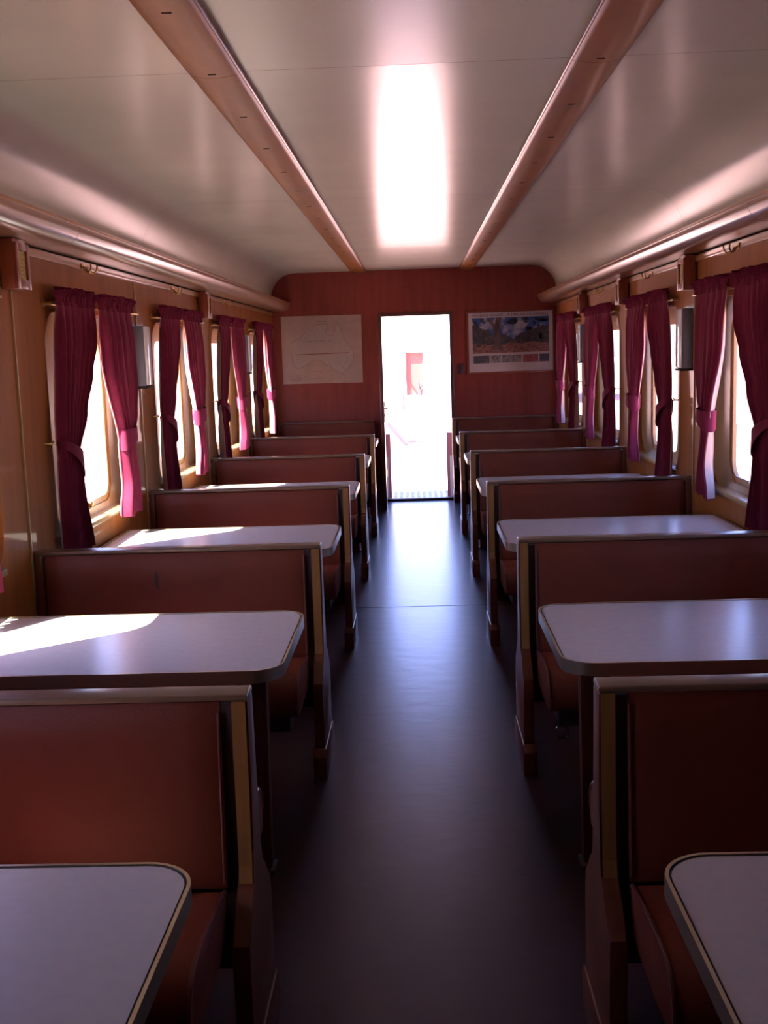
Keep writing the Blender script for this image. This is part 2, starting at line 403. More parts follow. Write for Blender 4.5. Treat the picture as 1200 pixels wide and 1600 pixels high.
# ------------------------------------------------------------------ benches
XA, XWALL, XC = .353, 1.392, .87
def half_profile(top):
    """front half of an end panel outline, (offset, z) from top to floor"""
    pts = [(.032, top), (.036, .62), (.044, .46), (.053, .428)]
    for t in (.15, .35, .5, .65, .85):
        pts.append((.053+.099*t, .428-.078*(3*t*t-2*t*t*t)))
    return pts + [(.153, .345), (.157, .30), (.154, .18), (.152, .0)]
def make_bench(s, both=True, panel=True, xin=.412):
    X = lambda x: s*(x-XC)
    r = empty('bench')
    hp = half_profile(.809)
    if both: outline = [(-a, z) for a, z in hp] + [(a, z) for a, z in hp[::-1]]
    else: outline = [(-a, z) for a, z in hp] + [(.05, 0), (.05, .809)]
    if panel:
        bm = bmesh.new(); add_prism(bm, outline, 'x', X(XA), X(.388), .004, 2)
        p = obj('end_panel', bm, 'bench_wood', r, 40)
        # lighter upright lipping on the edges facing along the car
        for q in ((-1, 1) if both else (-1,)):
            bm = bmesh.new()
            lip = [(q*(a+.0005), z) for a, z in hp if z > .427] ; lip2 = [(q*(a+.003), z) for a, z in hp if z > .427]
            add_prism(bm, lip + lip2[::-1], 'x', X(.358), X(.386))
            tag(obj('lipping', bm, 'bench_edge', p), 'honey coloured edge lipping')
        bm = bmesh.new()
        far = .182 if both else .05
        add_prism(bm, [(-.182, 0), (-.182, .085), (-.160, .108), (far-.022 if both else far, .108), (far, .085), (far, 0)], 'x', X(.348), X(.395), .003, 2)
        obj('plinth', bm, 'bench_wood', p, 40)
    wall_out = [(-.032, .809), (-.044, .45), (-.05, .0), (.05, 0), (.044, .45), (.032, .809)]
    bm = bmesh.new(); add_prism(bm, wall_out, 'x', X(1.362), X(XWALL-.004), .003, 2)
    obj('wall_post', bm, 'bench_wood', r, 40)
    bm = bmesh.new(); add_box(bm, X(XA if panel else xin), X(XWALL-.004), -.034, .034 if both else .05, .8095, .823, .004, 3)
    obj('top_rail', bm, 'rail_wood', r, 40)
    bm = bmesh.new(); add_box(bm, X(.389 if panel else xin), X(1.361), -.022, .022, .22, .801)
    obj('back_board', bm, 'dark_wood', r)
    for q in ((-1, 1) if both else (-1,)):
        # upholstered back pad, crowned
        bm = bmesh.new(); nx, nz = 24, 12; rows = []
        x0, x1, z0, z1 = xin, 1.352, .415, .806
        for j in range(nz+1):
            row = []
            for i in range(nx+1):
                u, v = i/nx, j/nz
                ed = min(1, min(u, 1-u)*(x1-x0)/.045, min(v, 1-v)*(z1-z0)/.045)
                dep = .0225 + .014*math.sqrt(max(0, 1-(1-ed)**2)) + .028*(1-v)
                row.append(bm.verts.new((X(x0+(x1-x0)*u), q*dep, z0+(z1-z0)*v)))
            rows.append(row)
        back = [[bm.verts.new((v.co.x, q*.0221, v.co.z)) for v in row] for row in rows]
        for j in range(nz):
            for i in range(nx):
                bm.faces.new((rows[j][i], rows[j][i+1], rows[j+1][i+1], rows[j+1][i]))
                bm.faces.new((back[j][i], back[j+1][i], back[j+1][i+1], back[j][i+1]))
        rim = [(0, i) for i in range(nx)] + [(j, nx) for j in range(nz)] + [(nz, i) for i in range(nx, 0, -1)] + [(j, 0) for j in range(nz, 0, -1)]
        for a, b_ in zip(rim, rim[1:]+rim[:1]):
            bm.faces.new((rows[a[0]][a[1]], rows[b_[0]][b_[1]], back[b_[0]][b_[1]], back[a[0]][a[1]]))
        pad = obj('backrest', bm, 'leather', r, 50)
        bm = bmesh.new(); add_tube(bm, [(X(xin+.003), q*(.030+.028*(1-v/10)), .43+.355*v/10) for v in range(11)], .0032, 6)
        obj('piping', bm, 'piping', pad, 60)
        # seat cushion, rounded front
        prof = [(.072, .318), (.072, .405), (.082, .424), (.16, .436), (.26, .446), (.34, .450)]
        for t in range(1, 8):
            a = PI/2*t/8; prof.append((.365+.080*math.sin(a), .375+.074*math.cos(a)))
        prof += [(.446, .360), (.440, .335), (.425, .320), (.30, .318)]
        bm = bmesh.new(); add_prism(bm, [(q*a, z) for a, z in prof], 'x', X(xin-.003), X(1.352), .006, 2)
        cu = obj('seat_cushion', bm, 'leather', r, 50)
        bm = bmesh.new()
        add_tube(bm, [(X(xin-.0005), q*a, z) for a, z in prof[1:-3]], .0052, 6)
        obj('piping', bm, 'piping', cu, 60)
        bm = bmesh.new(); add_box(bm, X(xin+.03), X(1.345), q*.057, q*.405, .262, .3175, .004)
        obj('seat_frame', bm, 'dark_wood', r, 40)
    return r
GB = {-1: 'back-to-back benches on the left', 1: 'back-to-back benches on the right'}
bench_words = {
 (-1, 0): 'nearest red-brown leather bench on the left, its wide back cut by the frame edge',
 (-1, 1): 'left leather bench with a small torn slit in its lit orange-brown back',
 (-1, 2): 'left leather bench just behind the torn one, third from the camera',
 (-1, 3): 'fourth left leather bench, dark back behind a thin sunlit table edge',
 (-1, 4): 'last free-standing left bench, light brown back in front of the end wall',
 (1, 0): 'nearest dark maroon bench on the right, its back cut by the frame edge',
 (1, 1): 'second right bench, dark back, a buckle strap hanging below its seat',
 (1, 2): 'third right bench from the camera, dark brown back, right of the aisle seam',
 (1, 3): 'fourth right bench, dark back, whose top meets the flared curtain',
 (1, 4): 'last free-standing right bench, small maroon back under the framed poster'}
for s in (-1, 1):
    proto = make_bench(s)
    for n in range(5):
        o = proto if n == 0 else copy_tree(proto)
        o.location = (s*XC, bench_y(n)-.012, 0)
        tag(o, bench_words[(s, n)], 'bench', GB[s])
        if (s, n) == (-1, 1):
            pad = [c for c in children(o) if c.name.startswith('backrest')][0]
            bm = bmesh.new()
            out_ = [(-.948-s*XC, .745), (-.940-s*XC, .728), (-.944-s*XC, .70), (-.938-s*XC, .672), (-.949-s*XC, .690), (-.953-s*XC, .715)]
            add_prism(bm, out_, 'y', -.0462, -.0432)
            tag(obj('tear', bm, 'strap', pad), 'dark torn slit in the leather')
        if (s, n) == (1, 1):
            bm = bmesh.new(); add_box(bm, .44-XC, .458-XC, -.437, -.434, .272, .345)
            st = obj('strap', bm, 'strap', o)
            bm = bmesh.new(); add_tube(bm, [(.449-XC+a, -.4355, .252+c) for a, c in ((-.019, .016), (-.019, -.012), (-.013, -.019), (.013, -.019), (.019, -.012), (.019, .016), (.013, .021), (-.013, .021))], .0028, 6, True)
            tag(obj('buckle', bm, 'chrome', st, 60), 'square metal buckle')
        if (s, n) == (-1, 1):
            bm = bmesh.new(); add_box(bm, .97-XC-.93, .97-XC-.922, -.452, -.449, .24, .345)
    # the single bench against the end wall
    o = make_bench(s, False, s > 0, .42 if s < 0 else .412)
    o.location = (s*XC, YE-.055, 0)
    tag(o, 'dark bench fixed to the end wall below the map' if s < 0 else 'dark bench fixed to the end wall below the framed poster', 'bench')

# ------------------------------------------------------------------ tables
def table_outline(s, inset, r):
    x0, x1, hy = .360+inset, 1.378-inset, .33-inset
    r = r-inset; pts = []
    for cx, cy, a0 in ((x0+r, -hy+r, 180), ):
        for t in range(9):
            a = math.radians(270 - 90*t/8); pts.append((cx+r*math.cos(a), cy+r*math.sin(a)))
    for t in range(9):
        a = math.radians(180 - 90*t/8); pts.append((x0+r+r*math.cos(a), hy-r+r*math.sin(a)))
    pts += [(x1, hy), (x1, -hy)]
    return [(s*(x-XC), y) for x, y in pts]
def add_band(bm, A, B, z0, z1):
    n = len(A)
    q = [[bm.verts.new((x, y, z)) for x, y in L] for z in (z0, z1) for L in (A, B)]
    a0, b0, a1, b1 = q
    for i in range(n):
        j = (i+1) % n
        bm.faces.new((a0[i], a0[j], a1[j], a1[i])); bm.faces.new((b0[i], b1[i], b1[j], b0[j]))
        bm.faces.new((a1[i], a1[j], b1[j], b1[i])); bm.faces.new((a0[i], b0[i], b0[j], a0[j]))
def make_table(s):
    X = lambda x: s*(x-XC)
    r = empty('table')
    bm = bmesh.new(); add_prism(bm, table_outline(s, .010, .085), 'z', .674, .7)
    top = obj('tabletop', bm, 'laminate', r, 30)
    bm = bmesh.new(); add_band(bm, table_outline(s, .0098, .085), table_outline(s, .0062, .085), .674, .6985)
    tag(obj('edge_seam', bm, 'gap_dark', top, 30), 'thin black line inside the metal edge')
    bm = bmesh.new(); add_band(bm, table_outline(s, .006, .085), table_outline(s, .0, .085), .668, .7022)
    tag(obj('edge_band', bm, 'edge_metal', r, 30), 'ribbed metal edge band')
    bm = bmesh.new(); add_box(bm, X(.46), X(1.37), -.27, .27, .655, .6738)
    obj('underframe', bm, 'dark_wood', r)
    bm = bmesh.new()
    v = []
    for z, a, b_, c in ((0.012, .455, .520, .028), (.655, .445, .530, .032)):
        v.append([bm.verts.new((X(x), y, z)) for x, y in ((a, -c), (b_, -c), (b_, c), (a, c))])
    bm.faces.new(v[0]); bm.faces.new(v[1])
    for i in range(4): bm.faces.new((v[0][i], v[0][(i+1) % 4], v[1][(i+1) % 4], v[1][i]))
    bmesh.ops.bevel(bm, geom=bm.edges[:], offset=.004, segments=2, affect='EDGES')
    lg = obj('leg', bm, 'bench_wood', r, 40)
    bm = bmesh.new(); add_box(bm, X(.445), X(.530), -.04, .04, 0, .013, .004); obj('foot', bm, 'dark_wood', lg, 40)
    bm = bmesh.new()
    add_prism(bm, [(X(1.386), .50), (X(1.386), .655), (X(1.20), .655), (X(1.20), .635), (X(1.35), .51)], 'y', -.025, .025)
    obj('wall_bracket', bm, 'dark_wood', r)
    return r
table_words = {
 (-1, 0): 'pale grey laminate table in the near left corner of the picture',
 (-1, 1): 'left table with the big dazzling sun patch on its wall end',
 (-1, 2): 'pale left table behind the bench with the torn back, streaked with light',
 (-1, 3): 'fourth pale left table from the camera, a thin sliver of sunlit top',
 (-1, 4): 'fifth left table, a bright white sliver in front of the last free bench',
 (-1, 5): 'last left table, only its corner showing beside the open door leaf',
 (1, 0): 'pale bluish laminate table in the near right corner of the picture',
 (1, 1): 'second right table, its metal-edged rounded corner beside the nearest right bench',
 (1, 2): 'third right table, long pale top with window reflections behind the strap bench',
 (1, 3): 'fourth right table, thin pale top behind the third right bench',
 (1, 4): 'fifth right table, small pale corner and thin edge near the end wall',
 (1, 5): 'last right table, only a bright corner beside the doorway bench'}
for s in (-1, 1):
    proto = make_table(s)
    for n in range(6):
        o = proto if n == 0 else copy_tree(proto)
        o.location = (s*XC, bay_y(n)+(.0 if n else .0), 0)
        tag(o, table_words[(s, n)], 'table', 'laminate tables along the left wall' if s < 0 else 'laminate tables along the right wall')

# ------------------------------------------------------------------ curtains
def lerp_keys(keys, z):
    if z >= keys[0][0]: return keys[0][1]
    for (z0, v0), (z1, v1) in zip(keys, keys[1:]):
        if z >= z1:
            t = (z0-z)/(z0-z1); t = t*t*(3-2*t) if True else t
            return v0+(v1-v0)*t
    return keys[-1][1]
NEAR = dict(o=[(1.735, .51), (1.13, .60), (.75, .60)],
            i=[(1.735, .055), (1.58, .10), (1.45, .19), (1.30, .30), (1.13, .42), (.98, .43), (.75, .385)], zt=1.13, zb=.755, d=.052, slope=.10)
DRAWN_TO_DIM = dict(o=[(1.735, .53), (.75, .55)], i=[(1.735, .03), (.75, .02)], zt=1.13, zb=.755, d=.052, slope=.02)  # closed shape for unseen curtains, blocks window light to keep nearest benches dark
FAR = dict(o=[(1.735, .57), (1.40, .58), (1.25, .52), (1.12, .42), (.78, .475)],
           i=[(1.735, .055), (1.52, .085), (1.12, .265), (.95, .28), (.78, .20)], zt=1.12, zb=.785, d=.052, slope=.04)
def make_curtain(s, e, P, seed):
    """s wall side, e=-1 the pair's nearer half, +1 the farther one; origin on the wall at the window centre"""
    rnd = random.Random(seed); r = empty('curtain')
    nf = rnd.choice((5, 5.5, 6)); ph = rnd.uniform(0, 6)
    NU, NV = 84, 46; zt_, zb = 1.728, P['zb']
    def point(u, z, off):
        o, i = lerp_keys(P['o'], z), lerp_keys(P['i'], z)
        w = o-i
        a = .017 if z > P['zt'] else .021
        tieness = math.exp(-((z-P['zt'])/.10)**2); topness = math.exp(-((zt_-z)/.07)**2)
        amp = a*(1-.25*tieness)*(1-.75*topness)
        fold = math.sin(2*PI*nf*u+ph+.5*math.sin(3*z+ph))+.35*math.sin(2*PI*(nf*2.1)*u+2.2*ph)
        bulge = .010*tieness*math.sin(PI*u)
        flare = .014*max(0, (P['zt']-z)/.38)
        y = e*(o-w*u)+.004*math.sin(2*PI*nf*u*1.0+ph+1.57)
        dd = P['d']+amp*fold+bulge+flare*(.3+.7*u)
        dd = max(dd, .020)
        return Vector((-s*(dd+off), y, z))
    for nm, off, mt in (('drape', 0, 'curtain_cloth'), ('lining', -.0055, 'lining_cloth')):
        bm = bmesh.new(); rows = []
        for j in range(NV+1):
            z = zt_+(zb-zt_)*j/NV
            rows.append([bm.verts.new(point(k_/NU, z+(.006*math.sin(9*k_/NU+ph) if j == NV else 0)+(.006 if nm == 'lining' and j == NV else 0), off)) for k_ in range(NU+1)])
        if nm == 'drape':      # the inner edge is turned back as a narrow hem
            for j, row in enumerate(rows):
                z = row[-1].co.z; row.append(bm.verts.new(point(1, z, -.006) + Vector((0, e*.004, 0))))
                row.append(bm.verts.new(point(.97, z, -.0075)))
        for A, B in zip(rows, rows[1:]):
            for k_ in range(len(A)-1): bm.faces.new((A[k_], A[k_+1], B[k_+1], B[k_]))
        c = obj(nm, bm, mt, r, 80)
        if nm == 'lining': tag(c, 'cream lining on the window side')
    # gathered heading above the rod
    bm = bmesh.new(); rows = []
    o, i = P['o'][0][1], P['i'][0][1]
    for j in range(7):
        row = []
        for k_ in range(121):
            u = k_/120; y = e*(o+.006-(o-i+.012)*u); t = j/6
            row.append(bm.verts.new((-s*(P['d']+.017*(1-.45*math.sin(PI*min(1, t*1.3)))*math.sin(2*PI*17*u+ph+t)*(.5+t)+.006*math.sin(41*u)), y, 1.716+.062*t+.008*t*math.sin(2*PI*9.3*u+ph))))
        rows.append(row)
    for A, B in zip(rows, rows[1:]):
        for k_ in range(120): bm.faces.new((A[k_], A[k_+1], B[k_+1], B[k_]))
    tag(obj('heading', bm, 'curtain_cloth', r, 80), 'gathered frill along the rod')
    if P is DRAWN_TO_DIM: return r
    # tie-back band round the bundle, sloping up to a hook on the wall
    zt = P['zt']; o, i = lerp_keys(P['o'], zt), lerp_keys(P['i'], zt)
    ym, hw = (o+i)/2, (o-i)/2+.006
    bm = bmesh.new(); A_, B_ = [], []
    for k_ in range(41):
        a = 2*PI*k_/40
        y = ym+hw*math.cos(a); x = P['d']+.004+(.042)*math.sin(a); x = max(x, .006)
        tt = (o-y)/(o-i)
        zc = zt+.055-P['slope']*tt
        half = .018+.030*max(0, min(1, tt))
        A_.append(bm.verts.new((-s*x, e*y, zc+half))); B_.append(bm.verts.new((-s*(x+.002), e*y, zc-half)))
    for k_ in range(40): bm.faces.new((A_[k_], A_[k_+1], B_[k_+1], B_[k_]))
    tb = obj('tieback', bm, 'curtain_cloth', r, 80)
    bm = bmesh.new(); add_tube(bm, [(s*-.001, e*(o+.035), zt+.065), (-s*.03, e*(o+.035), zt+.065), (-s*.036, e*(o+.030), zt+.075)], .004, 6)
    add_tube(bm, [(-s*.03, e*(o+.035), zt+.065), (-s*.034, e*(o+.0), zt+.058)], .003, 6)
    obj('hook', bm, 'brass', tb, 60)
    return r
ordw = {0: 'nearest', 1: 'second', 2: 'third', 3: 'fourth', 4: 'last'}
cur_words = {
 (-1, 1, -1): 'dull crimson tied curtain in shade beside the left camera-side table, out past the frame',
 (-1, 1, 1): 'crimson curtain hem just poking in at the left frame edge above the sunlit table',
 (-1, 2, -1): 'long crimson curtain, nearer half of the first full window pair on the left wall',
 (-1, 2, 1): 'crimson curtain beside the grey wall box on the left, its lining sunlit at the hem',
 (-1, 3, -1): 'crimson curtain just beyond the left grey wall box, nearer half of its pair',
 (-1, 3, 1): 'crimson curtain below the small speaker box on the left wall, farther half',
 (-1, 4, -1): 'mauve shaded curtain of the third left window pair, tied at mid height',
 (-1, 4, 1): 'bright pink sunlit curtain of the third left window pair',
 (-1, 5, -1): 'pink curtain of the last left window, nearer half',
 (-1, 5, 1): 'pink curtain against the end wall beside the map',
 (1, 1, -1): 'crimson curtain beside the right camera-side table, nearer half, past the frame',
 (1, 1, 1): 'crimson curtain over the second right table, farther half, past the frame',
 (1, 2, -1): 'crimson curtain cut by the right frame edge, nearest half of the first right pair',
 (1, 2, 1): 'crimson curtain hiding the edge of the right grey wall box, cream lining showing',
 (1, 3, -1): 'dark tied crimson curtain, nearer half of the second right window pair',
 (1, 3, 1): 'flared crimson curtain with a pale lit hem, farther half of the second right pair',
 (1, 4, -1): 'narrow crimson curtain, nearer half of the third right window pair',
 (1, 4, 1): 'bunched curtain with pale pink lit hem, farther half of the third right pair',
 (1, 5, -1): 'straight crimson curtain beside the last right window, nearer half',
 (1, 5, 1): 'crimson curtain end against the end wall beside the framed poster'}
for s in (-1, 1):
    for n, yc in WIN:
        if n == 0: 
            lab = {(-1, -1): 'unseen crimson curtain drawn to darken the near benches, camera-side left table, nearer half', (-1, 1): 'crimson tied curtain behind the camera-side left table, farther half',
                   (1, -1): 'unseen crimson curtain drawn to darken the near benches, camera-side right table, nearer half', (1, 1): 'unseen crimson curtain drawn to darken the near benches, camera-side right table, farther half'}
        for e, P in ((-1, NEAR), (1, FAR)):
            c = make_curtain(s, e, DRAWN_TO_DIM if n == 0 and (s > 0 or e < 0) else P, 100*n+10*(s+1)+e)
            c.location = (s*W, yc+s*.03, 0)
            tag(c, lab[(s, e)] if n == 0 else cur_words[(s, n, e)], 'curtain', 'curtains on the left wall' if s < 0 else 'curtains on the right wall')
        rd = empty('curtain_rod', (s*W, yc+.085, 0))
        bm = bmesh.new(); add_tube(bm, [(-s*.030, -.645, 1.720), (-s*.030, .645, 1.720)], .006, 10)
        obj('rod', bm, 'brass', rd, 50)
        for q in (-1, 1):
            bm = bmesh.new(); add_tube(bm, [(-s*.0005, q*.65, 1.720), (-s*.036, q*.65, 1.720)], .006, 8); add_tube(bm, [(-s*.0003, q*.65, 1.722), (-s*.006, q*.65, 1.722)], .016, 12)
            obj('bracket', bm, 'brass', rd, 50)
        where = {0: 'beside the camera', 1: 'past the frame edge over the second table', 2: 'over the first full window', 3: 'over the second full window', 4: 'over the third full window', 5: 'over the last window by the end wall'}[n]
        tag(rd, 'thin brass curtain rod on the %s wall %s' % ('left' if s < 0 else 'right', where), 'curtain rod', 'brass curtain rods')

# ------------------------------------------------------------------ fittings on the side walls
def make_hook(s):
    r = empty('coat_hook')
    bm = bmesh.new(); add_box(bm, 0, -s*.005, -.035, .035, -.012, .012, .002); obj('plate', bm, 'brass', r, 40)
    for q in (-1, 1):
        bm = bmesh.new(); add_tube(bm, [(-s*.004, q*.015, 0), (-s*.02, q*.022, -.022), (-s*.035, q*.032, -.026), (-s*.046, q*.042, -.012), (-s*.048, q*.046, .006)], [.004, .004, .004, .004, .005], 8)
        obj('prong', bm, 'brass', r, 60)
    return r
for s in (-1, 1):
    proto = make_hook(s)
    for i, n in enumerate((2, 3, 4)):
        o = proto if i == 0 else copy_tree(proto)
        o.location = (s*(W-.0137), bay_y(n)+(-.06 if s < 0 else .06), 1.893)
        tag(o, 'small double coat hook on the %s wall rail above the %s full window' % ('left' if s < 0 else 'right', ('first', 'second', 'third')[i]), 'coat hook', 'coat hooks on the rails')
def make_speaker(s):
    r = empty('wall_speaker')
    bm = bmesh.new(); add_box(bm, 0, -s*.048, -.065, .065, -.085, .085, .003); obj('housing', bm, 'speaker_wood', r, 40)
    bm = bmesh.new()
    for a in ((-.065, -.038, -.085, .070), (.038, .065, -.085, .070), (-.038, .038, -.085, -.052), (-.038, .038, .045, .070)):
        add_box(bm, -s*.0481, -s*.058, *a, .002)
    obj('front_frame', bm, 'speaker_wood', r, 40)
    bm = bmesh.new(); add_box(bm, -s*.0481, -s*.050, -.038, .038, -.052, .045); tag(obj('grille', bm, 'grille_cloth', r), 'speckled yellow grille cloth')
    return r
spk = {(-1, 1): 'red-brown speaker box with yellow grille at the left picture edge', (-1, 3): 'small speaker box high on the left wall between second and third windows',
       (1, 2): 'speaker box high on the right wall above the grey wall box', (1, 3): 'speaker box on the right wall between the second and third curtain pairs',
       (1, 4): 'small speaker box on the right wall nearest the end wall'}
protos = {-1: make_speaker(-1), 1: make_speaker(1)}; first = {-1: True, 1: True}
for (s, n), lab in spk.items():
    o = protos[s] if first[s] else copy_tree(protos[s]); first[s] = False
    o.location = (s*(W-.0142), bench_y(n)-(.025 if s > 0 else .085), 1.835)
    tag(o, lab, 'speaker', 'wooden speaker boxes')
def make_unit(s):
    r = empty('wall_lamp')
    bm = bmesh.new(); add_box(bm, 0, -s*.052, -.062, .062, -.15, .15, .004); obj('housing', bm, 'grey_enamel', r, 40)
    bm = bmesh.new(); add_box(bm, -s*.0521, -s*.060, -.060, .060, -.146, .146, .004); tag(obj('diffuser', bm, 'white_diffuser', r, 40), 'glossy white front')
    bm = bmesh.new(); add_box(bm, s*-.001, -s*.060, -.063, .063, -.162, -.1505, .002); obj('end_cap', bm, 'gap_dark', r, 40)
    return r
for s in (-1, 1):
    proto = make_unit(s)
    for i, n in enumerate((2, 4)):
        o = proto if i == 0 else copy_tree(proto)
        o.location = (s*(W-.0005), bench_y(n)+(.055 if s > 0 else -.055), 1.515)
        tag(o, 'grey upright wall lamp on the %s wall %s' % ('left' if s < 0 else 'right', 'after the first full window' if i == 0 else 'before the last window'), 'wall lamp', 'grey wall lamps')

# ------------------------------------------------------------------ things on the end wall
mp_ = empty('wall_map', (-.918, YE-.0005, 1.535), 0); mp_.rotation_euler = (0, math.radians(.3), 0)
tag(mp_, 'large pale unframed map of a continent on the end wall left of the doorway', 'map')
coast = [(-.30,-.06),(-.31,.03),(-.29,.08),(-.22,.12),(-.17,.16),(-.14,.20),(-.10,.19),(-.06,.24),(-.02,.25),(.02,.25),(.06,.24),(.05,.20),(.04,.16),(.09,.13),(.12,.14),(.14,.20),(.16,.27),(.18,.22),(.20,.16),(.22,.11),(.25,.07),(.28,.02),(.31,-.03),(.31,-.09),(.28,-.15),(.24,-.21),(.19,-.24),(.15,-.22),(.10,-.19),(.07,-.14),(.04,-.16),(.0,-.12),(-.06,-.10),(-.12,-.12),(-.18,-.16),(-.24,-.18),(-.28,-.15),(-.29,-.10)]
def smooth_loop(p, n=4):
    out = []
    N = len(p)
    for i in range(N):
        p0, p1, p2, p3 = [Vector(p[(i+j) % N]) for j in (-1, 0, 1, 2)]
        for k_ in range(n):
            t = k_/n
            out.append(tuple(.5*((2*p1)+(p2-p0)*t+(2*p0-5*p1+4*p2-p3)*t*t+(3*p1-p0-3*p2+p3)*t**3)))
    return out
cl = smooth_loop(coast)
bm = bmesh.new(); add_box(bm, -.398, .398, -.006, 0, -.332, .332, .001); n0 = len(bm.faces)
add_prism(bm, cl, 'y', -.0068, -.0058); bm.faces.ensure_lookup_table(); n1 = len(bm.faces)
add_blade(bm, cl+cl[:1], .0045, -.0072, 1)
isl = [(.195+.03*math.cos(a*PI/5), -.275+.022*math.sin(a*PI/5)) for a in range(11)]; add_blade(bm, isl, .004, -.0072, 1)
rn = random.Random(3)
for q in range(70):
    x, z = rn.uniform(-.28, .29), rn.uniform(-.15, .16)
    if q < 34: x, z = rn.uniform(.10, .28), rn.uniform(-.20, .0)
    a = rn.uniform(0, 6.3); l = rn.uniform(.012, .045)
    add_blade(bm, [(x, z), (x+l*math.cos(a), z+l*.6*math.sin(a))], .0022, -.0072, 1)
for z, x0, x1 in ((.085, -.13, .03), (.085, .06, .11), (-.215, -.15, .0), (-.285, -.12, .0), (-.25, -.33, -.22), (-.265, -.33, -.22), (-.28, -.33, -.20), (-.295, -.33, -.22), (.275, -.06, .06)):
    x = x0
    while x < x1:
        l = rn.uniform(.006, .02); add_blade(bm, [(x, z), (min(x+l, x1), z)], .007, -.0073, 1); x += l+.005
n2 = len(bm.faces); add_blade(bm, [(-.272, -.045), (.262, -.036)], .007, -.0076, 1)
bm.faces.ensure_lookup_table()
for q, f in enumerate(bm.faces): f.material_index = 0 if q < n0 else 1 if q < n1 else 2 if q < n2 else 3
obj('printed_sheet', bm, ['map_paper', 'map_pink', 'map_ink', 'map_red'], mp_)

po = empty('framed_poster', (.948, YE-.0005, 1.555)); po.rotation_euler = (0, math.radians(-.2), 0)
tag(po, 'framed landscape poster with five small pictures, right of the doorway', 'poster')
bm = bmesh.new()
for a in ((-.432, .432, .288, .308), (-.432, .432, -.312, -.290), (-.432, -.412, -.290, .288), (.412, .432, -.290, .288)):
    add_box(bm, a[0], a[1], -.020, 0, a[2], a[3], .003)
obj('frame', bm, 'speaker_wood', po, 40)
sheet = box('sheet', -.412, .412, -.008, 0, -.290, .288, 'poster_paper', po)
bm = bmesh.new(); add_box(bm, -.375, .375, -.0092, -.0082, -.108, .236); pic = obj('picture', bm, 'poster_sky', po)
def flat(name, polys, mat, y):
    bm = bmesh.new()
    for p in polys:
        add_prism(bm, p, 'y', y, y+.0007)
    return obj(name, bm, mat, pic)
flat('hills', [[(-.375, -.03), (-.375, .17), (-.33, .16), (-.28, .13), (-.22, .12), (-.17, .06), (-.10, .09), (-.02, .05), (.03, .02), (.06, .05), (.11, .08), (.18, .10), (.26, .13), (.375, .15), (.375, -.03)]], 'poster_hill', -.0100)
flat('ground', [[(-.375, -.108), (-.375, -.02), (-.28, -.015), (-.2, -.035), (-.1, -.03), (0, -.01), (.12, -.02), (.22, -.005), (.375, -.03), (.375, -.108)]], 'poster_earth', -.0108)
flat('tree_trunk', [[(-.20, -.075), (-.165, -.04), (-.165, .06), (-.18, .15), (-.235, .232), (-.205, .236), (-.155, .17), (-.14, .236), (-.085, .236), (-.105, .14), (-.105, .05), (-.10, -.04), (-.07, -.078)]], 'poster_trunk', -.0116)
rl = random.Random(5); blobs = []
for cx, cz, sp, n_ in ((-.31, .21, .06, 7), (.02, .20, .055, 8), (.27, .19, .09, 16), (.31, .06, .06, 12), (.20, .10, .025, 5), (-.30, .02, .06, 8)):
    for q in range(n_):
        x = max(-.345, min(.345, cx+rl.gauss(0, sp*.6))); z = max(-.07, min(.212, cz+rl.gauss(0, sp*.4))); rr = rl.uniform(.012, .024)
        blobs.append([(x+rr*rl.uniform(.6, 1.2)*math.cos(t*PI/4), z+rr*rl.uniform(.5, 1)*math.sin(t*PI/4)) for t in range(8)])
flat('foliage', blobs, 'poster_leaf', -.0123)
for x0, x1, mt in ((-.37, -.213, 'thumb_dark'), (-.203, -.10, 'thumb_grey'), (-.09, .105, 'thumb_grey'), (.118, .268, 'thumb_red'), (.28, .375, 'thumb_dark')):
    bm = bmesh.new(); add_box(bm, x0, x1, -.0092, -.0082, -.205, -.130); obj('small_picture', bm, mt, po)
cu = bpy.data.curves.new('title', 'FONT'); cu.body = 'FLINDERS RANGES ~ A TIMELESS WILDERNESS'; cu.size = .034; cu.align_x = 'CENTER'
to = bpy.data.objects.new('title_source', cu); COL.objects.link(to)
bpy.context.view_layer.update()
me = bpy.data.meshes.new_from_object(to.evaluated_get(bpy.context.evaluated_depsgraph_get()))
bpy.data.objects.remove(to)
xs = [v.co.x for v in me.vertices]; fx = .735/(max(xs)-min(xs)); mid = (max(xs)+min(xs))/2
for v in me.vertices: x, z = v.co.x, v.co.y; v.co = ((x-mid)*fx, -.0086, .249+z)
me.materials.append(MATS['poster_ink']); tt = bpy.data.objects.new('title', me); COL.objects.link(tt); tt.parent = po
sp = empty('switch_plate', (.452, YE-.0005, 1.305))
box('plate', -.036, .036, -.010, 0, -.048, .048, 'plate_dark', sp, .003); box('switch', -.008, .008, -.018, -.010, -.014, .014, 'strap', sp, .002)
tag(sp, 'small dark switch plate between the doorway and the poster', 'switch')

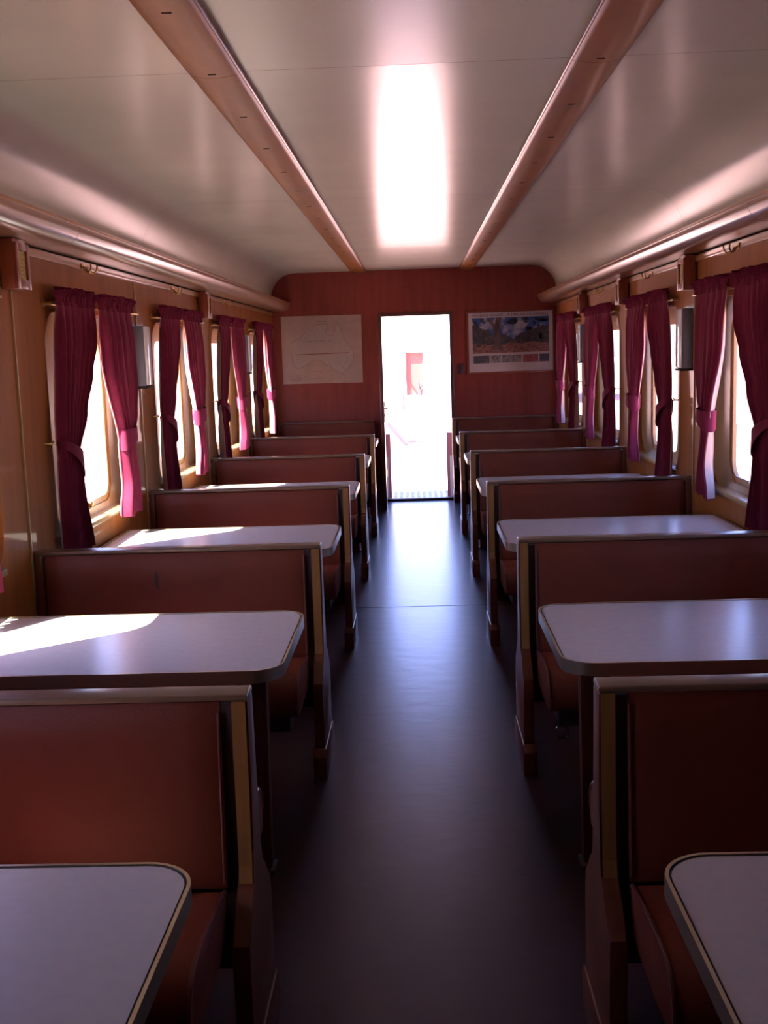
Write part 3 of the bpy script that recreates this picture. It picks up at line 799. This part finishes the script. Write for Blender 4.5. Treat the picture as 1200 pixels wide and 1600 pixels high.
# ------------------------------------------------------------------ outside the doorway
tag(box('ground', -160, 160, -120, 220, -1.3, -1.15, 'red_earth'), kind='structure')
pl = empty('end_platform', (0, YE+.09, 0))
tag(pl, 'metal end platform just outside the doorway with low side screens', 'platform')
bm = bmesh.new(); add_box(bm, -.9, .9, 0, .80, -.07, -.02); obj('deck', bm, 'screen_red', pl)
bm = bmesh.new()
add_box(bm, -.33, .33, .22, .74, -.0198, -.012)
for i in range(11):
    for j in range(9):
        x, y = -.30+.06*i, .25+.057*j
        add_box(bm, x-.018, x+.018, y-.004, y+.004, -.012, -.009)
obj('tread_plate', bm, 'deck_plate', pl)
for s in (-1, 1):
    bm = bmesh.new()
    xo, xi = (.395, .300) if s > 0 else (.37, .275)
    add_prism(bm, [(s*xo, .12), (s*xi, .20), (s*(xi+.008), .23), (s*(xo+.008), .15)], 'z', -.02, .655)
    sc = obj('side_screen', bm, 'screen_red', pl)
    bm = bmesh.new(); add_prism(bm, [(s*(xo-.01), .118), (s*(xi+.02), .185), (s*(xi+.022), .195), (s*(xo-.008), .13)], 'z', -.015, .42); tag(obj('panel', bm, 'screen_green', sc), 'grey-green lower panel')
    bm = bmesh.new(); add_box(bm, s*.2, s*.8, .0, .6, -1.15, -.07); obj('support', bm, 'iron', pl)
ra = empty('handrail', (-.14, 12.5, -1.15))
tag(ra, 'thin pink sloping handrail on a post beyond the platform', 'handrail')
bm = bmesh.new(); add_tube(bm, [(-.20, 0, 1.83), (0, 0, 1.60), (.035, 0, 1.585)], .026, 8); obj('sloping_rail', bm, 'pink_paint', ra, 60)
bm = bmesh.new(); add_tube(bm, [(0, 0, 1.612), (.20, 0, 1.615)], .012, 8); obj('level_rail', bm, 'pink_paint', ra, 60)
bm = bmesh.new(); add_tube(bm, [(0, 0, 0), (0, 0, 1.6)], .007, 8); obj('post', bm, 'white_wall', ra, 60)
bm = bmesh.new(); z = 1.64
while z < 2.10: add_tube(bm, [(.002, 0, z), (-.002, 0, z+.03)], .0055, 6); z += .043
obj('chain', bm, 'iron', ra, 60)
hs = empty('house', (-.05, 50, -1.15))
tag(hs, 'white sunlit building with a salmon doorway far beyond the carriage door', 'building')
bm = bmesh.new()
add_box(bm, -7, -.40, 0, .3, 0, 3.4); add_box(bm, .40, 7, 0, .3, 0, 3.4); add_box(bm, -.40, .40, 0, .3, 2.55, 3.4); add_box(bm, -.40, .40, 0, .3, 0, .62)
add_box(bm, -7, 7, .3, 8, 0, 3.4)
obj('wall', bm, 'white_wall', hs)
bm = bmesh.new(); add_prism(bm, [(-.6, 3.4), (4.2, 5.2), (9, 3.4)], 'x', -7.6, 7.6); obj('roof', bm, 'white_wall', hs)
bm = bmesh.new(); add_box(bm, -.22, .40, .20, .29, .62, 2.55); dr = obj('door', bm, 'salmon_door', hs)
bm = bmesh.new(); add_box(bm, -.40, -.22, .17, .29, .62, 2.55); obj('door_side', bm, 'salmon_side', dr)
bm = bmesh.new()
for i in range(3): add_box(bm, -.7, .7, -.9+.3*i, 0, .2*i+.0005, .2*(i+1))
obj('steps', bm, 'white_wall', hs)
for x, nm in ((-.55, 'left'), (.55, 'right')):
    bm = bmesh.new(); add_tube(bm, [(x, -.95, 0), (x, -.95, 1.25), (x*.97, -.85, 1.38), (x*.9, -.05, 1.55)], .05, 8); obj('stair_rail', bm, 'pink_paint' if x > 0 else 'iron', hs, 60)
pt = empty('plant_pot', (.18, 49.55, -.549))
bm = bmesh.new(); add_tube(bm, [(0, 0, 0), (0, 0, .3)], [.09, .13], 12); obj('pot', bm, 'iron', pt, 50)
bm = bmesh.new(); rb = random.Random(2)
for q in range(16):
    a = rb.uniform(0, 6.3); l = rb.uniform(.08, .22); add_tube(bm, [(0, 0, .28), (l*.5*math.cos(a), l*.5*math.sin(a), .45), (l*math.cos(a), l*math.sin(a), rb.uniform(.5, .85))], [.012, .018, .004], 5)
obj('leaves', bm, 'poster_leaf', pt, 60)
tag(pt, 'dark potted plant on the steps before the salmon doorway', 'plant')

# ------------------------------------------------------------------ daylight
SUN_EL = math.radians(47)
SUN_AZ = math.atan(.80)        # shines inward and up the car
sd = Vector((math.cos(SUN_AZ)*math.cos(SUN_EL), math.sin(SUN_AZ)*math.cos(SUN_EL), -math.sin(SUN_EL)))
sl = bpy.data.lights.new('sun', 'SUN'); sl.energy = 14.0; sl.angle = math.radians(.53); sl.color = (1, .95, .88)
so = bpy.data.objects.new('sun', sl); COL.objects.link(so); so.rotation_euler = sd.to_track_quat('-Z', 'Y').to_euler(); so.location = (-6, -6, 9)
wd = bpy.data.worlds.new('sky'); S.world = wd; wd.use_nodes = True
nt = wd.node_tree; bg = nt.nodes['Background']
sk = nt.nodes.new('ShaderNodeTexSky'); sk.sky_type = 'NISHITA'; sk.sun_disc = False; sk.sun_elevation = SUN_EL
sk.sun_rotation = math.atan2(-sd.x, -sd.y)
sk.dust_density = 1.5; sk.air_density = 1.0
tn = nt.nodes.new('ShaderNodeMix'); tn.data_type = 'RGBA'; tn.blend_type = 'MULTIPLY'; tn.inputs['Factor'].default_value = 1
nt.links.new(sk.outputs['Color'], tn.inputs['A']); tn.inputs['B'].default_value = (.92, .86, 1.32, 1)
nt.links.new(tn.outputs['Result'], bg.inputs['Color']); bg.inputs['Strength'].default_value = .31

# ------------------------------------------------------------------ camera
cam = bpy.data.cameras.new('camera'); co = bpy.data.objects.new('camera', cam); COL.objects.link(co)
cam.sensor_fit = 'VERTICAL'; cam.sensor_height = 36; cam.lens = 1700/1600*36; cam.clip_start = .02; cam.clip_end = 500
R = Vector((.99907754, .02841648, -.03219593)); U = Vector((.02767995, .14706209, .98873989)); F = Vector((-.03283131, .98871899, -.14613986))
co.matrix_world = Matrix(((R.x, U.x, -F.x, .0058535), (R.y, U.y, -F.y, 0), (R.z, U.z, -F.z, 1.5), (0, 0, 0, 1)))
S.camera = co
S.view_settings.view_transform = 'Standard'; S.view_settings.look = 'None'; S.view_settings.gamma = 1; S.view_settings.use_curve_mapping = False
S.view_settings.exposure = 2.25
S.cycles.max_bounces = 12; S.cycles.diffuse_bounces = 6; S.cycles.glossy_bounces = 6; S.cycles.transparent_max_bounces = 12; S.cycles.transmission_bounces = 6
S.cycles.sample_clamp_indirect = 12
S.cycles.use_denoising = True
